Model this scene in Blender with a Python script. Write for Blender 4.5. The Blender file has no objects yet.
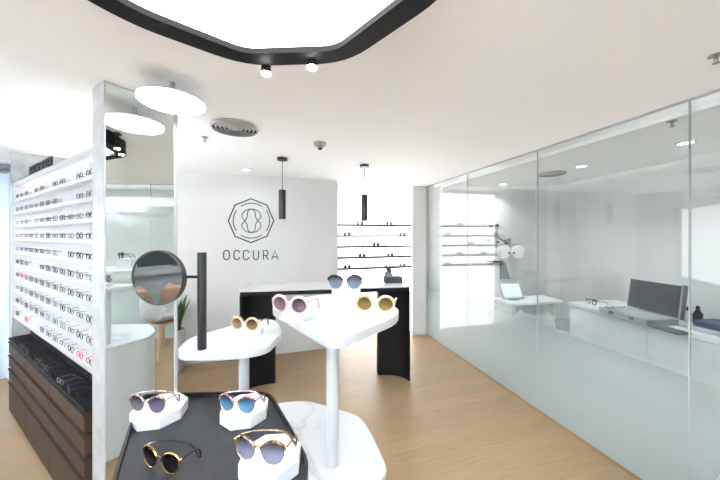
import bpy, bmesh, math, random
from mathutils import Vector, Matrix
random.seed(7)
PI = math.pi
F = 290.0; H = 1.6; CEIL = 2.38; HY = 235.0

# ------------------------------------------------------------------ camera, world, exposure
S = bpy.context.scene
C = S.collection
cam = bpy.data.cameras.new('camera'); co = bpy.data.objects.new('camera', cam); C.objects.link(co)
cam.sensor_width = 36; cam.lens = 36 * F / 720; cam.shift_y = -5 / 720; cam.clip_start = 0.02
co.location = (0, 0, H); co.rotation_euler = (PI / 2, 0, 0)
S.camera = co
w = bpy.data.worlds.new('world'); S.world = w; w.use_nodes = True
w.node_tree.nodes['Background'].inputs[0].default_value = (.85, .92, 1, 1)
w.node_tree.nodes['Background'].inputs[1].default_value = 1.0
S.view_settings.view_transform = 'Standard'; S.view_settings.look = 'None'
S.view_settings.gamma = 1; S.view_settings.use_curve_mapping = False
S.view_settings.exposure = 1.82
S.cycles.max_bounces = 14; S.cycles.diffuse_bounces = 8; S.cycles.transparent_max_bounces = 24
S.cycles.glossy_bounces = 6

def area(name, loc, size, power, rot=(0, 0, 0), col=(.90, .955, 1), shape='DISK', spread=PI):
    l = bpy.data.lights.new(name, 'AREA'); l.shape = shape; l.size = size; l.energy = power; l.color = col
    l.spread = spread
    o = bpy.data.objects.new(name, l); o.location = loc; o.rotation_euler = rot; C.objects.link(o); return o
def spot(name, loc, target, power, angle=60, blend=.5, radius=.02, col=(1, 1, 1)):
    l = bpy.data.lights.new(name, 'SPOT'); l.energy = power; l.spot_size = math.radians(angle); l.spot_blend = blend
    l.shadow_soft_size = radius; l.color = col
    o = bpy.data.objects.new(name, l); o.location = loc
    o.rotation_euler = (Vector(target) - Vector(loc)).to_track_quat('-Z', 'Y').to_euler(); C.objects.link(o); return o

OCT = (-.26, .675)                       # centre of the octagonal ceiling lamp
DISC = (-.96, 1.483)
area('octagon_lamp_light', (OCT[0], OCT[1], 2.285), .8, .8)
area('disc_lamp_light', (DISC[0], DISC[1], 2.262), .28, 1)
DOWN = [(-1.35, 3.45), (.2, 2.2), (1.05, 3.3), (-2.2, -.9), (.2, -1.0), (1.3, -.9), (-3.6, .8), (-3.9, 2.3), (1.2, 1.0)]  # first one is a seen fixture; the rest are added to brighten the shop
for i, (x, y) in enumerate(DOWN):
    area('downlight_and_added_fill', (x, y, CEIL - .02), .09, 2.0 if i != 0 else .4, spread=math.radians(150))
UPL = [(.0, -1.7, 170), (-3.75, .5, 105)]  # two unseen uplighters, added to lift the ceiling brightness
for x, y, p_ in UPL: area('added_ceiling_uplight', (x, y, 2.13), 1.0, p_, (PI, 0, 0), (.77, .895, 1))
l_ = area('added_display_top_fill', (-2.25, 2.22, 2.09), 1.6, 1.5, (PI, 0, -.562), (.88, .94, 1), shape='RECTANGLE'); l_.data.size_y = .05  # added strip with no fixture behind it, brightens the ceiling above the display
EX = [(1.97, 4.0), (2.25, 2.95), (2.47, 2.2), (2.75, .9)]
for x, y in EX:
    area('exam_downlight_light', (x, y, 2.28),   .09, .9, spread=math.radians(120))

# ------------------------------------------------------------------ materials
def lin(c):
    return tuple(((v / 255) / 12.92 if v <= 10 else (((v / 255) + .055) / 1.055) ** 2.4) for v in c) + (1,)
def mat(name, rgb, rough=.5, metal=0, emit=0, spec=.5, coat=0, noise=0, scale=20, ecol=None, bump=0):
    m = bpy.data.materials.new(name); m.use_nodes = True
    nt = m.node_tree; b = nt.nodes['Principled BSDF']
    b.inputs['Base Color'].default_value = lin(rgb); b.inputs['Roughness'].default_value = rough
    b.inputs['Metallic'].default_value = metal; b.inputs['Specular IOR Level'].default_value = spec
    b.inputs['Coat Weight'].default_value = coat
    if emit:
        b.inputs['Emission Color'].default_value = lin(ecol or rgb); b.inputs['Emission Strength'].default_value = emit
    if noise or bump:
        tc = nt.nodes.new('ShaderNodeTexCoord'); n = nt.nodes.new('ShaderNodeTexNoise'); n.inputs['Scale'].default_value = scale
        n.inputs['Detail'].default_value = 6
        nt.links.new(tc.outputs['Object'], n.inputs['Vector'])
        if noise:
            r = nt.nodes.new('ShaderNodeValToRGB'); k = 1 - noise
            r.color_ramp.elements[0].position = .35; r.color_ramp.elements[1].position = .65
            r.color_ramp.elements[0].color = lin([v * k for v in rgb]); r.color_ramp.elements[1].color = lin(rgb)
            nt.links.new(n.outputs['Fac'], r.inputs['Fac']); nt.links.new(r.outputs['Color'], b.inputs['Base Color'])
        if bump:
            bp = nt.nodes.new('ShaderNodeBump'); bp.inputs['Strength'].default_value = bump; bp.inputs['Distance'].default_value = .01
            nt.links.new(n.outputs['Fac'], bp.inputs['Height']); nt.links.new(bp.outputs['Normal'], b.inputs['Normal'])
    return m

def marble_mat(name, base, vein, scale=3, lo=.48, rough=.2, spec=.5):
    m = mat(name, base, rough, spec=spec); nt = m.node_tree; b = nt.nodes['Principled BSDF']
    tc = nt.nodes.new('ShaderNodeTexCoord')
    n = nt.nodes.new('ShaderNodeTexNoise'); n.inputs['Scale'].default_value = scale; n.inputs['Detail'].default_value = 9
    n.inputs['Distortion'].default_value = 1.6
    a = nt.nodes.new('ShaderNodeMath'); a.operation = 'SUBTRACT'; a.inputs[1].default_value = .5
    ab = nt.nodes.new('ShaderNodeMath'); ab.operation = 'ABSOLUTE'
    r = nt.nodes.new('ShaderNodeValToRGB'); r.color_ramp.elements[0].position = 0; r.color_ramp.elements[1].position = .035
    r.color_ramp.elements[0].color = lin(vein); r.color_ramp.elements[1].color = lin(base)
    e = r.color_ramp.elements.new(.008); e.color = lin([(p + 2 * q) / 3 for p, q in zip(vein, base)])
    nt.links.new(tc.outputs['Object'], n.inputs['Vector']); nt.links.new(n.outputs['Fac'], a.inputs[0])
    nt.links.new(a.outputs[0], ab.inputs[0]); nt.links.new(ab.outputs[0], r.inputs['Fac'])
    nt.links.new(r.outputs['Color'], b.inputs['Base Color'])
    return m

def floor_mat():
    m = mat('oak_planks', (205, 172, 135), .42); nt = m.node_tree; b = nt.nodes['Principled BSDF']
    tc = nt.nodes.new('ShaderNodeTexCoord'); mp = nt.nodes.new('ShaderNodeMapping')
    mp.inputs['Rotation'].default_value = (0, 0, math.radians(-17))
    br = nt.nodes.new('ShaderNodeTexBrick'); br.inputs['Scale'].default_value = 1
    br.inputs['Brick Width'].default_value = 1.4; br.inputs['Row Height'].default_value = .13; br.inputs['Mortar Size'].default_value = .0012
    br.inputs['Color1'].default_value = lin((146, 121, 91)); br.inputs['Color2'].default_value = lin((138, 113, 84))
    br.inputs['Mortar'].default_value = lin((130, 106, 80)); br.offset = .37
    mp2 = nt.nodes.new('ShaderNodeMapping'); mp2.inputs['Scale'].default_value = (1.2, 16, 1)
    n = nt.nodes.new('ShaderNodeTexNoise'); n.inputs['Scale'].default_value = 3; n.inputs['Detail'].default_value = 8
    r = nt.nodes.new('ShaderNodeValToRGB'); r.color_ramp.elements[0].position = .3; r.color_ramp.elements[1].position = .7
    r.color_ramp.elements[0].color = (.80, .78, .75, 1); r.color_ramp.elements[1].color = (1, 1, 1, 1)
    mx = nt.nodes.new('ShaderNodeMix'); mx.data_type = 'RGBA'; mx.blend_type = 'MULTIPLY'; mx.inputs[0].default_value = .8
    nt.links.new(tc.outputs['Object'], mp.inputs['Vector']); nt.links.new(mp.outputs[0], br.inputs['Vector'])
    nt.links.new(mp.outputs[0], mp2.inputs['Vector']); nt.links.new(mp2.outputs[0], n.inputs['Vector'])
    nt.links.new(n.outputs['Fac'], r.inputs['Fac']); nt.links.new(br.outputs['Color'], mx.inputs[6]); nt.links.new(r.outputs['Color'], mx.inputs[7])
    nt.links.new(mx.outputs[2], b.inputs['Base Color'])
    return m

def glass_mat(name, film=False, tint=(.965, .978, .975)):
    m = bpy.data.materials.new(name); m.use_nodes = True; nt = m.node_tree; nt.nodes.clear()
    N = nt.nodes.new; L = nt.links.new
    out = N('ShaderNodeOutputMaterial'); tr = N('ShaderNodeBsdfTransparent'); tr.inputs[0].default_value = (*tint, 1)
    gl = N('ShaderNodeBsdfGlossy'); gl.inputs['Roughness'].default_value = 0
    geo = N('ShaderNodeNewGeometry'); ior = N('ShaderNodeMix'); ior.inputs[2].default_value = 1.62; ior.inputs[3].default_value = 1 / 1.62
    L(geo.outputs['Backfacing'], ior.inputs[0])
    fr = N('ShaderNodeFresnel'); L(ior.outputs[0], fr.inputs['IOR'])
    mx = N('ShaderNodeMixShader'); L(fr.outputs[0], mx.inputs[0]); 
    L(gl.outputs[0], mx.inputs[2])
    if film:
        tc = N('ShaderNodeTexCoord'); sx = N('ShaderNodeSeparateXYZ'); L(tc.outputs['Object'], sx.inputs[0])
        mr = N('ShaderNodeMapRange'); mr.inputs['From Min'].default_value = 1.22; mr.inputs['From Max'].default_value = .32
        mr.inputs['To Min'].default_value = 0; mr.inputs['To Max'].default_value = .76
        mr.interpolation_type = 'SMOOTHSTEP'
        L(sx.outputs['Z'], mr.inputs['Value'])
        df = N('ShaderNodeBsdfDiffuse'); df.inputs[0].default_value = lin((196, 208, 208))
        tl = N('ShaderNodeBsdfTranslucent'); tl.inputs[0].default_value = lin((196, 208, 208))
        m2 = N('ShaderNodeMixShader'); m2.inputs[0].default_value = .35; L(df.outputs[0], m2.inputs[1]); L(tl.outputs[0], m2.inputs[2])
        m3 = N('ShaderNodeMixShader'); L(mr.outputs[0], m3.inputs[0]); L(tr.outputs[0], m3.inputs[1]); L(m2.outputs[0], m3.inputs[2])
        L(m3.outputs[0], mx.inputs[1])
    else:
        L(tr.outputs[0], mx.inputs[1])
    L(mx.outputs[0], out.inputs[0])
    return m

M = dict(
    wall=mat('wall_paint', (204, 204, 202), .7), ceil=mat('ceiling_paint', (250, 250, 250), .8),
    floor=floor_mat(), white=mat('white_lacquer', (170, 170, 171), .35), matt=mat('white_matt', (186, 186, 187), .6),
    marble=marble_mat('white_marble', (190, 190, 191), (164, 165, 168), 1.6),
    gmarble=mat('grey_marble', (170, 170, 169), .5, noise=.18, scale=7),
    pmarble=mat('pale_marble', (182, 182, 183), .35, noise=.12, scale=9),
    black=mat('black_metal', (10, 10, 11), .4), blackm=mat('black_matt', (6, 6, 7), .6, spec=.25),
    tray=mat('black_tray', (22, 22, 25), .45), pole=mat('charcoal_metal', (16, 15, 18), .42),
    brown=mat('dark_brown_veneer', (62, 46, 36), .6, spec=.2, noise=.12, scale=12), brownd=mat('dark_brown_edge', (12, 9, 8), .6, spec=.2),
    groove=mat('groove_black', (12, 12, 12), .7), steel=mat('brushed_steel', (150, 152, 154), .3, metal=1),
    chan=mat('floor_channel', (150, 128, 100), .4, metal=.4),
    lamp=mat('lamp_diffuser', (245, 250, 255), .5, emit=2.4), lens_e=mat('spot_lens', (255, 255, 255), .5, emit=25),
    disp=mat('backlit_acrylic', (250, 252, 255), .5, emit=.85), niche=mat('niche_backlight', (255, 255, 255), .5, emit=1.7),
    acry=mat('white_acrylic', (176, 176, 178), .4), mirror=mat('mirror_silver', (228, 234, 231), .0, metal=1),
    shelf=mat('shelf_grey', (34, 34, 36), .4), gold=mat('gold_metal', (170, 128, 76), .25, metal=1),
    tort=mat('tortoise_acetate', (128, 92, 58), .25, noise=.94, scale=110),
    ptort=mat('pink_tortoise', (180, 112, 110), .25, noise=.8, scale=110),
    wtort=mat('grey_tortoise', (158, 130, 126), .25, noise=.9, scale=110),
    bacet=mat('black_acetate', (22, 20, 22), .2), pink=mat('pale_pink_acetate', (182, 150, 148), .25),
    cream=mat('cream_acetate', (176, 152, 122), .25), clear=mat('smoky_acetate', (120, 125, 132), .2),
    lblack=mat('black_lens', (8, 7, 9), .1, spec=.3), lpurp=mat('violet_mirror_lens', (128, 122, 150), .12, metal=.7),
    lblue=mat('blue_mirror_lens', (84, 132, 172), .12, metal=.7), llil=mat('lilac_mirror_lens', (158, 158, 190), .12, metal=.6),
    lgold=mat('gold_mirror_lens', (150, 110, 44), .12, metal=.85), lrose=mat('mauve_lens', (110, 84, 96), .1, metal=.4),
    lbrown=mat('brown_rose_lens', (150, 100, 84), .1, metal=.5), lgrey=mat('grey_lens', (120, 128, 138), .08, metal=.5),
    glass=glass_mat('clear_glass', True), pglass=glass_mat('plain_glass'),
    cab=mat('cabinet_lacquer', (206, 209, 210), .35), grey=mat('mid_grey_plastic', (110, 112, 116), .5),
    dgrey=mat('dark_grey_fabric', (48, 49, 53), .8, noise=.1, scale=300), foam=mat('grey_foam', (76, 78, 81), .9, noise=.08, scale=80),
    screen=mat('tablet_screen', (214, 226, 234), .2, emit=.12), bluebox=mat('navy_box', (52, 70, 104), .5),
    lensd=mat('case_lens_glass', (96, 100, 102), .1, metal=.6), leaf=mat('snake_plant_leaf', (62, 92, 52), .45, noise=.35, scale=25),
    soil=mat('potting_soil', (50, 38, 28), .9), wood=mat('ash_wood', (176, 140, 106), .5, noise=.12, scale=30),
    curtain=mat('sheer_curtain', (224, 230, 236), .9), day=mat('daylight_pane', (225, 238, 255), .5, emit=.8),
    slate=mat('slate_screen', (40, 42, 44), .3), counter=mat('grey_counter', (120, 120, 120), .4),
    wlight=mat('under_film', (240, 240, 240), .5))

_nt = M['curtain'].node_tree; _b = _nt.nodes['Principled BSDF']; _t = _nt.nodes.new('ShaderNodeBsdfTranslucent'); _t.inputs[0].default_value = lin((232, 238, 244))
_m = _nt.nodes.new('ShaderNodeMixShader'); _m.inputs[0].default_value = .5; _nt.links.new(_b.outputs[0], _m.inputs[1]); _nt.links.new(_t.outputs[0], _m.inputs[2])
_nt.links.new(_m.outputs[0], _nt.nodes['Material Output'].inputs[0])
def grad_lens(name, top_, bot_, metal):
    bot_ = [v * .66 for v in bot_]; top_ = [v * .5 for v in top_]; m = mat(name, bot_, .16, metal=metal * .5); nt = m.node_tree; tc = nt.nodes.new('ShaderNodeTexCoord'); sx = nt.nodes.new('ShaderNodeSeparateXYZ')
    mr = nt.nodes.new('ShaderNodeMapRange'); mr.inputs['From Min'].default_value = .022; mr.inputs['From Max'].default_value = .048
    r = nt.nodes.new('ShaderNodeValToRGB'); r.color_ramp.elements[0].color = lin(bot_); r.color_ramp.elements[1].color = lin(top_)
    nt.links.new(tc.outputs['Object'], sx.inputs[0]); nt.links.new(sx.outputs['Z'], mr.inputs['Value']); nt.links.new(mr.outputs[0], r.inputs['Fac'])
    nt.links.new(r.outputs['Color'], nt.nodes['Principled BSDF'].inputs['Base Color']); return m
M['lpurp'] = grad_lens('violet_gradient_lens', (44, 36, 48), (120, 112, 142), .5)
M['lblue'] = grad_lens('blue_gradient_lens', (40, 62, 80), (96, 150, 190), .5)
M['llil'] = grad_lens('lilac_gradient_lens', (60, 56, 66), (160, 158, 186), .5)
M['lgold'] = grad_lens('gold_gradient_lens', (70, 52, 24), (158, 120, 50), .7)
M['lrose'] = grad_lens('mauve_gradient_lens', (52, 40, 48), (136, 108, 120), .4)
M['lbrown'] = grad_lens('brown_gradient_lens', (84, 44, 40), (160, 124, 84), .4)
M['lgrey'] = grad_lens('grey_gradient_lens', (44, 48, 56), (132, 142, 156), .4)
# ------------------------------------------------------------------ mesh helpers
def obj(name, bm, m, parent=None, smooth=False, loc=None, rotz=0, bevel=0, kind=None, label=None):
    bmesh.ops.recalc_face_normals(bm, faces=bm.faces)
    me = bpy.data.meshes.new(name); bm.to_mesh(me); bm.free(); me.materials.append(m)
    if smooth:
        for p in me.polygons: p.use_smooth = True
    o = bpy.data.objects.new(name, me); C.objects.link(o)
    if parent: o.parent = parent
    if loc: o.location = loc
    o.rotation_euler = (0, 0, rotz)
    if bevel:
        b = o.modifiers.new('bevel', 'BEVEL'); b.width = bevel; b.segments = 3; b.limit_method = 'ANGLE'; b.angle_limit = .6
    if smooth and not bevel:
        try: me.set_sharp_from_angle(angle=math.radians(40))
        except Exception: pass
    if kind: o['kind'] = kind
    if label: o['label'] = label
    return o
def struct(name, bm, m, **k): return obj(name, bm, m, kind='structure', **k)
def thing(name, label, cat, loc=(0, 0, 0), rotz=0, group=None):
    o = bpy.data.objects.new(name, None); C.objects.link(o); o.empty_display_size = .05
    o.location = loc; o.rotation_euler = (0, 0, rotz); o['label'] = label; o['category'] = cat
    if group: o['group'] = group
    return o
def relocal(o, loc, rotz):
    mt_ = Matrix.Translation(loc) @ Matrix.Rotation(rotz, 4, 'Z'); iv = mt_.inverted()
    def rec(q):
        if q.type == 'MESH': q.data.transform(iv)
        for c_ in q.children: rec(c_)
    rec(o); o.location = loc; o.rotation_euler = (0, 0, rotz)
def relmt(o, mt_): relocal(o, (mt_.translation.x, mt_.translation.y, 0), mt_.to_euler().z)
def tag(o, label, cat, group=None):
    o['label'] = label; o['category'] = cat
    if group: o['group'] = group
    return o
def B(): return bmesh.new()
def box(bm, x0, x1, y0, y1, z0, z1, mtx=None):
    v = [bm.verts.new((x, y, z)) for z in (z0, z1) for x, y in ((x0, y0), (x1, y0), (x1, y1), (x0, y1))]
    if mtx:
        for a in v: a.co = mtx @ a.co
    for f in ((0, 1, 2, 3), (7, 6, 5, 4), (0, 4, 5, 1), (1, 5, 6, 2), (2, 6, 7, 3), (3, 7, 4, 0)): bm.faces.new([v[i] for i in f])
    return bm
def prism(bm, pts, z0, z1, hole=None):
    a = [bm.verts.new((p[0], p[1], z0)) for p in pts]; b = [bm.verts.new((p[0], p[1], z1)) for p in pts]; n = len(pts)
    for i in range(n): bm.faces.new((a[i], a[(i + 1) % n], b[(i + 1) % n], b[i]))
    if hole:
        c = [bm.verts.new((p[0], p[1], z0)) for p in hole]; d = [bm.verts.new((p[0], p[1], z1)) for p in hole]
        for i in range(n):
            j = (i + 1) % n
            bm.faces.new((c[i], c[j], d[j], d[i])); bm.faces.new((a[i], a[j], c[j], c[i])); bm.faces.new((b[i], b[j], d[j], d[i]))
    else:
        bm.faces.new(a[::-1]); bm.faces.new(b)
    return bm
def tube(bm, pts, r, n=8, closed=False):
    P = [Vector(p) for p in pts]; R = r if isinstance(r, (list, tuple)) else [r] * len(P); rings = []; up = None
    for i, p in enumerate(P):
        if closed: t = P[(i + 1) % len(P)] - P[i - 1]
        else: t = P[min(i + 1, len(P) - 1)] - P[max(i - 1, 0)]
        t.normalize()
        if up is None: up = Vector((0, 0, 1)) if abs(t.z) < .9 else Vector((1, 0, 0))
        s = t.cross(up)
        if s.length < 1e-4: s = t.cross(Vector((1, .2, 0)))
        s.normalize(); up = s.cross(t).normalized()
        rings.append([bm.verts.new(p + R[i] * (math.cos(k * 2 * PI / n) * s + math.sin(k * 2 * PI / n) * up)) for k in range(n)])
    m = len(rings)
    for i in range(m if closed else m - 1):
        a, b = rings[i], rings[(i + 1) % m]
        for k in range(n): bm.faces.new((a[k], a[(k + 1) % n], b[(k + 1) % n], b[k]))
    if not closed: bm.faces.new(rings[0][::-1]); bm.faces.new(rings[-1])
    return bm
def lathe(bm, prof, n=32, c=(0, 0), sc=(1, 1)):
    rings = []
    for r, z in prof:
        if r < 1e-6: rings.append([bm.verts.new((c[0], c[1], z))])
        else: rings.append([bm.verts.new((c[0] + r * math.cos(2 * PI * k / n) * sc[0], c[1] + r * math.sin(2 * PI * k / n) * sc[1], z)) for k in range(n)])
    for a, b in zip(rings, rings[1:]):
        for k in range(n):
            q = (k + 1) % n
            if len(a) == 1 and len(b) == 1: continue
            if len(a) == 1: bm.faces.new((a[0], b[q], b[k]))
            elif len(b) == 1: bm.faces.new((a[k], a[q], b[0]))
            else: bm.faces.new((a[k], a[q], b[q], b[k]))
    return bm
def cyl(bm, r, z0, z1, n=32, c=(0, 0)): return lathe(bm, [(0, z0), (r, z0), (r, z1), (0, z1)], n, c)
def rnd(pts, r, seg=5):
    out = []; n = len(pts)
    for i in range(n):
        p = Vector(pts[i]); a = Vector(pts[i - 1]) - p; b = Vector(pts[(i + 1) % n]) - p
        k = min(r, a.length * .45, b.length * .45); s = p + a.normalized() * k; e = p + b.normalized() * k
        for j in range(seg + 1):
            t = j / seg; q = (1 - t) ** 2 * s + 2 * t * (1 - t) * p + t * t * e; out.append((q.x, q.y))
    return out
def inset(pts, k):
    cx = sum(p[0] for p in pts) / len(pts); cy = sum(p[1] for p in pts) / len(pts); out = []; n = len(pts)
    A = sum(pts[i][0] * pts[(i + 1) % n][1] - pts[(i + 1) % n][0] * pts[i][1] for i in range(n)); sg = 1 if A > 0 else -1
    for i in range(n):
        t = Vector(pts[(i + 1) % n]) - Vector(pts[i - 1]); t.normalize(); nn = Vector((-t.y, t.x)) * sg
        out.append((pts[i][0] + nn.x * k, pts[i][1] + nn.y * k))
    return out
def P(x, y, d):                               # photo reading -> plan position of a point d below the lens (negative: above)
    Z = abs(d) * F / abs(y - HY); return ((x - 360) / F * Z, Z)
def at(x, Z): return ((x - 360) / F * Z, Z)
def lerp(a, b, t): return (a[0] + (b[0] - a[0]) * t, a[1] + (b[1] - a[1]) * t)
def frame2(a, b):                              # matrix with x along a->b, y to the left of it
    d = Vector((b[0] - a[0], b[1] - a[1])); L = d.length; an = math.atan2(d.y, d.x)
    return Matrix.Translation((a[0], a[1], 0)) @ Matrix.Rotation(an, 4, 'Z'), L, an

# ------------------------------------------------------------------ room shell
BW0 = (-3.55, 3.15); BW1 = (-.33, 4.15)          # back wall with the shop name
G0 = (1.072, 4.64); GD = Vector((-79 / F, 1)).normalized()   # glass partition line (G0 far end)
def G(s, off=0):                                # s metres towards the viewer from the far corner
    return (G0[0] - GD.x * s + GD.y * off, G0[1] - GD.y * s - GD.x * off)
b = B(); prism(b, [(-5.2, -2.6), (5, -2.6), (5, 6), (-5.2, 6)], -.1, 0); struct('floor', b, M['floor'])
gl_top = [(-5.2, -2.6), (G(7.4)[0], -2.6), G(7.4), G(0), (1.072, 5.4), (-5.2, 5.4)]
b = B(); prism(b, [(-5.2, -2.6), (5, -2.6), (5, 6), (-5.2, 6)], CEIL + .12, CEIL + .2); struct('ceiling_slab', b, M['ceil'])
b = B(); prism(b, [(-5.2, -2.6), (G(7.45)[0], -2.6), G(7.45), (1.06, 4.66), (1.072, 5.4), (-5.2, 5.4)], CEIL, CEIL + .1); struct('ceiling', b, M['ceil'])
def wallseg(name, a, c, th=.12, z0=0, z1=CEIL, m='wall'):
    mt, L, an = frame2(a, c); bb = B(); box(bb, 0, L, 0, th, z0, z1, mt); o_ = struct(name, bb, M[m]); relmt(o_, mt); return o_
wallseg('wall_back', BW0, BW1, .12)
N0 = (-.37, 4.44); N1 = (.86, 4.83)
wallseg('wall_niche_back', N0, N1, .1)
b = B(); prism(b, [(-.33 - .04, 4.28), (-.325, 4.26), (-.36, 4.55), (-.46, 4.55)], 0, CEIL); struct('wall_niche_left', b, M['wall'])
b = B(); prism(b, [(.83, 4.60), (1.062, 4.65), (1.05, 5.1), (.9, 5.1), (.87, 4.9)], 0, CEIL); struct('wall_niche_right', b, M['wall'])
wallseg('wall_left', (-5.1, -2.5), (-5.1, 3.3), .1)
mt, L, an = frame2((-5.1, 3.3), (-3.6, 3.3))
b = B(); box(b, 0, L, 0, .1, 0, .25, mt); box(b, 0, L, 0, .1, 2.2, CEIL, mt); box(b, L - .28, L, 0, .1, .25, 2.2, mt); struct('wall_left_back', b, M['wall'])
b = B(); box(b, -5.1, -3.88, 3.36, 3.38, .25, 2.2); struct('window_1', b, M['day'])
b = B(); box(b, -5.2, 5, -2.6, -2.5, 0, CEIL + .1); struct('wall_rear', b, M['wall'])
mt, L, an = frame2(BW0, BW1)
b = B(); box(b, 0, L, -.012, 0, 0, .07, mt); struct('baseboard_back', b, M['wall'])

# exam room behind the glass
EC = 2.30
EW = (3.22, 2.6)                                 # side wall through here, parallel-ish to the glass
def E(s): return (2.86 - (-.15) * s, 4.25 - s)
ew = [(1.195, 4.25), (2.55, 4.25), (2.72, 4.21), (2.83, 4.1), (2.90, 3.9), (3.05, 2.9), (3.6, -1.5), (3.72, -2.5)]
b = B()
o_ = inset([(p[0], p[1]) for p in ew], 0)
outer = [(1.098, 4.64), (1.5, 4.64), (1.6, 4.37), (2.58, 4.37), (2.80, 4.31), (2.94, 4.15), (3.02, 3.92), (3.17, 2.9), (3.72, -1.5), (3.84, -2.5)]
prism(b, ew[:4] + outer[:6][::-1], 0, CEIL + .1); struct('wall_exam_back', b, M['wall'])
b = B(); prism(b, ew[3:] + outer[5:][::-1], 0, CEIL + .1); struct('wall_right', b, M['wall'])
inn = [(1.30, 4.17), (2.52, 4.17), (2.66, 4.14), (2.75, 4.06), (2.82, 3.88), (2.97, 2.9), (3.5, -1.5), (3.62, -2.5), (2.98, -2.5)]
b = B(); prism(b, inn[:-1] + [(G(7.3, .03)[0], -2.5), G(.42, .03)], EC, EC + .08); struct('ceiling_exam_room', b, M['ceil'])
b = B(); a0 = G(.2, .012); a1 = G(7.3, .012); prism(b, [a0, a1, (a1[0] + .08, a1[1]), (a0[0] + .08, a0[1])], EC + .03, CEIL + .1); struct('trim_1', b, M['ceil'])
M['cove'] = mat('cove_strip', (255, 255, 255), .5, emit=2)
b = B(); cv = [(1.35, 4.1), (2.50, 4.1), (2.62, 4.07), (2.69, 4.0), (2.76, 3.86), (2.91, 2.9), (3.44, -1.5)]
tube(b, [(p[0], p[1], EC + .1) for p in cv], .012, 6)
tag(obj('cove_light_strip', b, M['cove']), 'white light strip hidden in the ceiling cove along the exam room wall', 'light strip')

# the glass partition: five panes
seams = [0, 40, 0, 0]
def glass_s(px):                                # where the sight line of column px meets the glass line
    k = (px - 360) / F; A = G0; # A.x - GDx s = k (A.y - GDy s)
    return (A[0] - k * A[1]) / (GD.x - k * GD.y)
ss = [0.01, glass_s(467), glass_s(537), glass_s(689)]
st = ss[3] - ss[2]; ss += [ss[3] + st, ss[3] + 2 * st]
for i in range(5):
    a = G(ss[i] + .003); c = G(ss[i + 1] - .003); mt, L, an = frame2(a, c)
    b = B(); box(b, 0, L, 0, .012, .012, CEIL - .004, mt)
    relmt(struct('window_%d' % (i + 2), b, M['glass']), mt)
mt, L, an = frame2(G(.0), G(7.3))
b = B(); box(b, 0, L, -.006, .018, 0, .02, mt); struct('trim_2', b, M['chan'])
b = B(); box(b, 0, L, -.004, .016, CEIL - .012, CEIL, mt); struct('trim_3', b, M['white'])
M['seal'] = mat('pane_seal', (168, 174, 174), .4)
for i in range(1, 5):
    a = G(ss[i] - .003); c = G(ss[i] + .003); mt, L, an = frame2(a, c)
    b = B(); box(b, 0, L, .001, .011, .02, CEIL - .012, mt); struct('trim_%d' % (i + 3), b, M['seal'])
b = B(); a = G(.0); c = G(.012); mt, L, an = frame2(a, c); box(b, 0, .012, -.02, .05, 0, CEIL, mt); struct('trim_8', b, M['white'])

# marble pillar behind the display wall
b = B(); prism(b, [(-3.27, 2.715), (-2.97, 2.95), (-3.06, 3.24), (-3.42, 3.13)], 0, CEIL); struct('wall_marble_pillar', b, M['gmarble'])

# ------------------------------------------------------------------ curtain
b = B(); n = 90; up = []; dn = []
xs = [-5.08 + 1.24 * i / n for i in range(n + 1)]
f_ = []
for i, x in enumerate(xs): f_.append((x, 3.2 + .035 * math.sin(i * .75) + .01 * math.sin(i * 1.9)))
g_ = [(x, y + .004) for x, y in f_][::-1]
prism(b, f_ + g_, .02, 2.28)
t = thing('sheer_curtain', 'pale blue-white sheer curtain hanging in folds at the far left window', 'curtain', (0, 0, 0))
obj('drape', b, M['curtain'], t, smooth=True)
b = B(); tube(b, [(-5.08, 3.2, 2.31), (-3.86, 3.2, 2.31)], .014); box(b, -5.08, -3.86, 3.17, 3.23, 2.325, 2.38); obj('curtain_rail', b, M['steel'], t)

# ------------------------------------------------------------------ ceiling lamp, octagon
def octo(cx, cy, r, a0=PI / 8): return [(cx + r * math.cos(a0 + k * PI / 4), cy + r * math.sin(a0 + k * PI / 4)) for k in range(8)]
t = thing('octagonal_ceiling_lamp', 'large glowing octagonal ceiling lamp in a thick black frame', 'ceiling lamp', (OCT[0], OCT[1], 2.28))
iv_ = [(-.675, .89), (-.432, 1.0895), (-.089, 1.0717), (.185, .775), (.19, .44), (-.06, .20), (-.42, .20), (-.73, .47), (-.745, .76)]
iv_ = [(x - OCT[0], y - OCT[1]) for x, y in iv_][::-1]
ii = rnd(iv_, .05, 6); ov_ = inset(iv_, 0)
def offs(pts, k):
    out = []; n = len(pts); A_ = sum(pts[i][0] * pts[(i + 1) % n][1] - pts[(i + 1) % n][0] * pts[i][1] for i in range(n)); sg = -1 if A_ > 0 else 1
    for i in range(n):
        p = Vector(pts[i]); a = (p - Vector(pts[i - 1])).normalized(); c = (Vector(pts[(i + 1) % n]) - p).normalized()
        na = Vector((-a.y, a.x)); nc = Vector((-c.y, c.x)); m_ = (na + nc).normalized(); out.append(tuple(p + m_ * (sg * k / max(.3, m_.dot(na)))))
    return out
oo = rnd(offs(iv_, .078), .12, 6)
b = B(); prism(b, oo, 0, .099, ii); obj('frame', b, M['blackm'], t)
b = B(); prism(b, [(p[0] * .998, p[1] * .998) for p in ii], .02, .05); obj('diffuser', b, M['lamp'], t)
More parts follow.
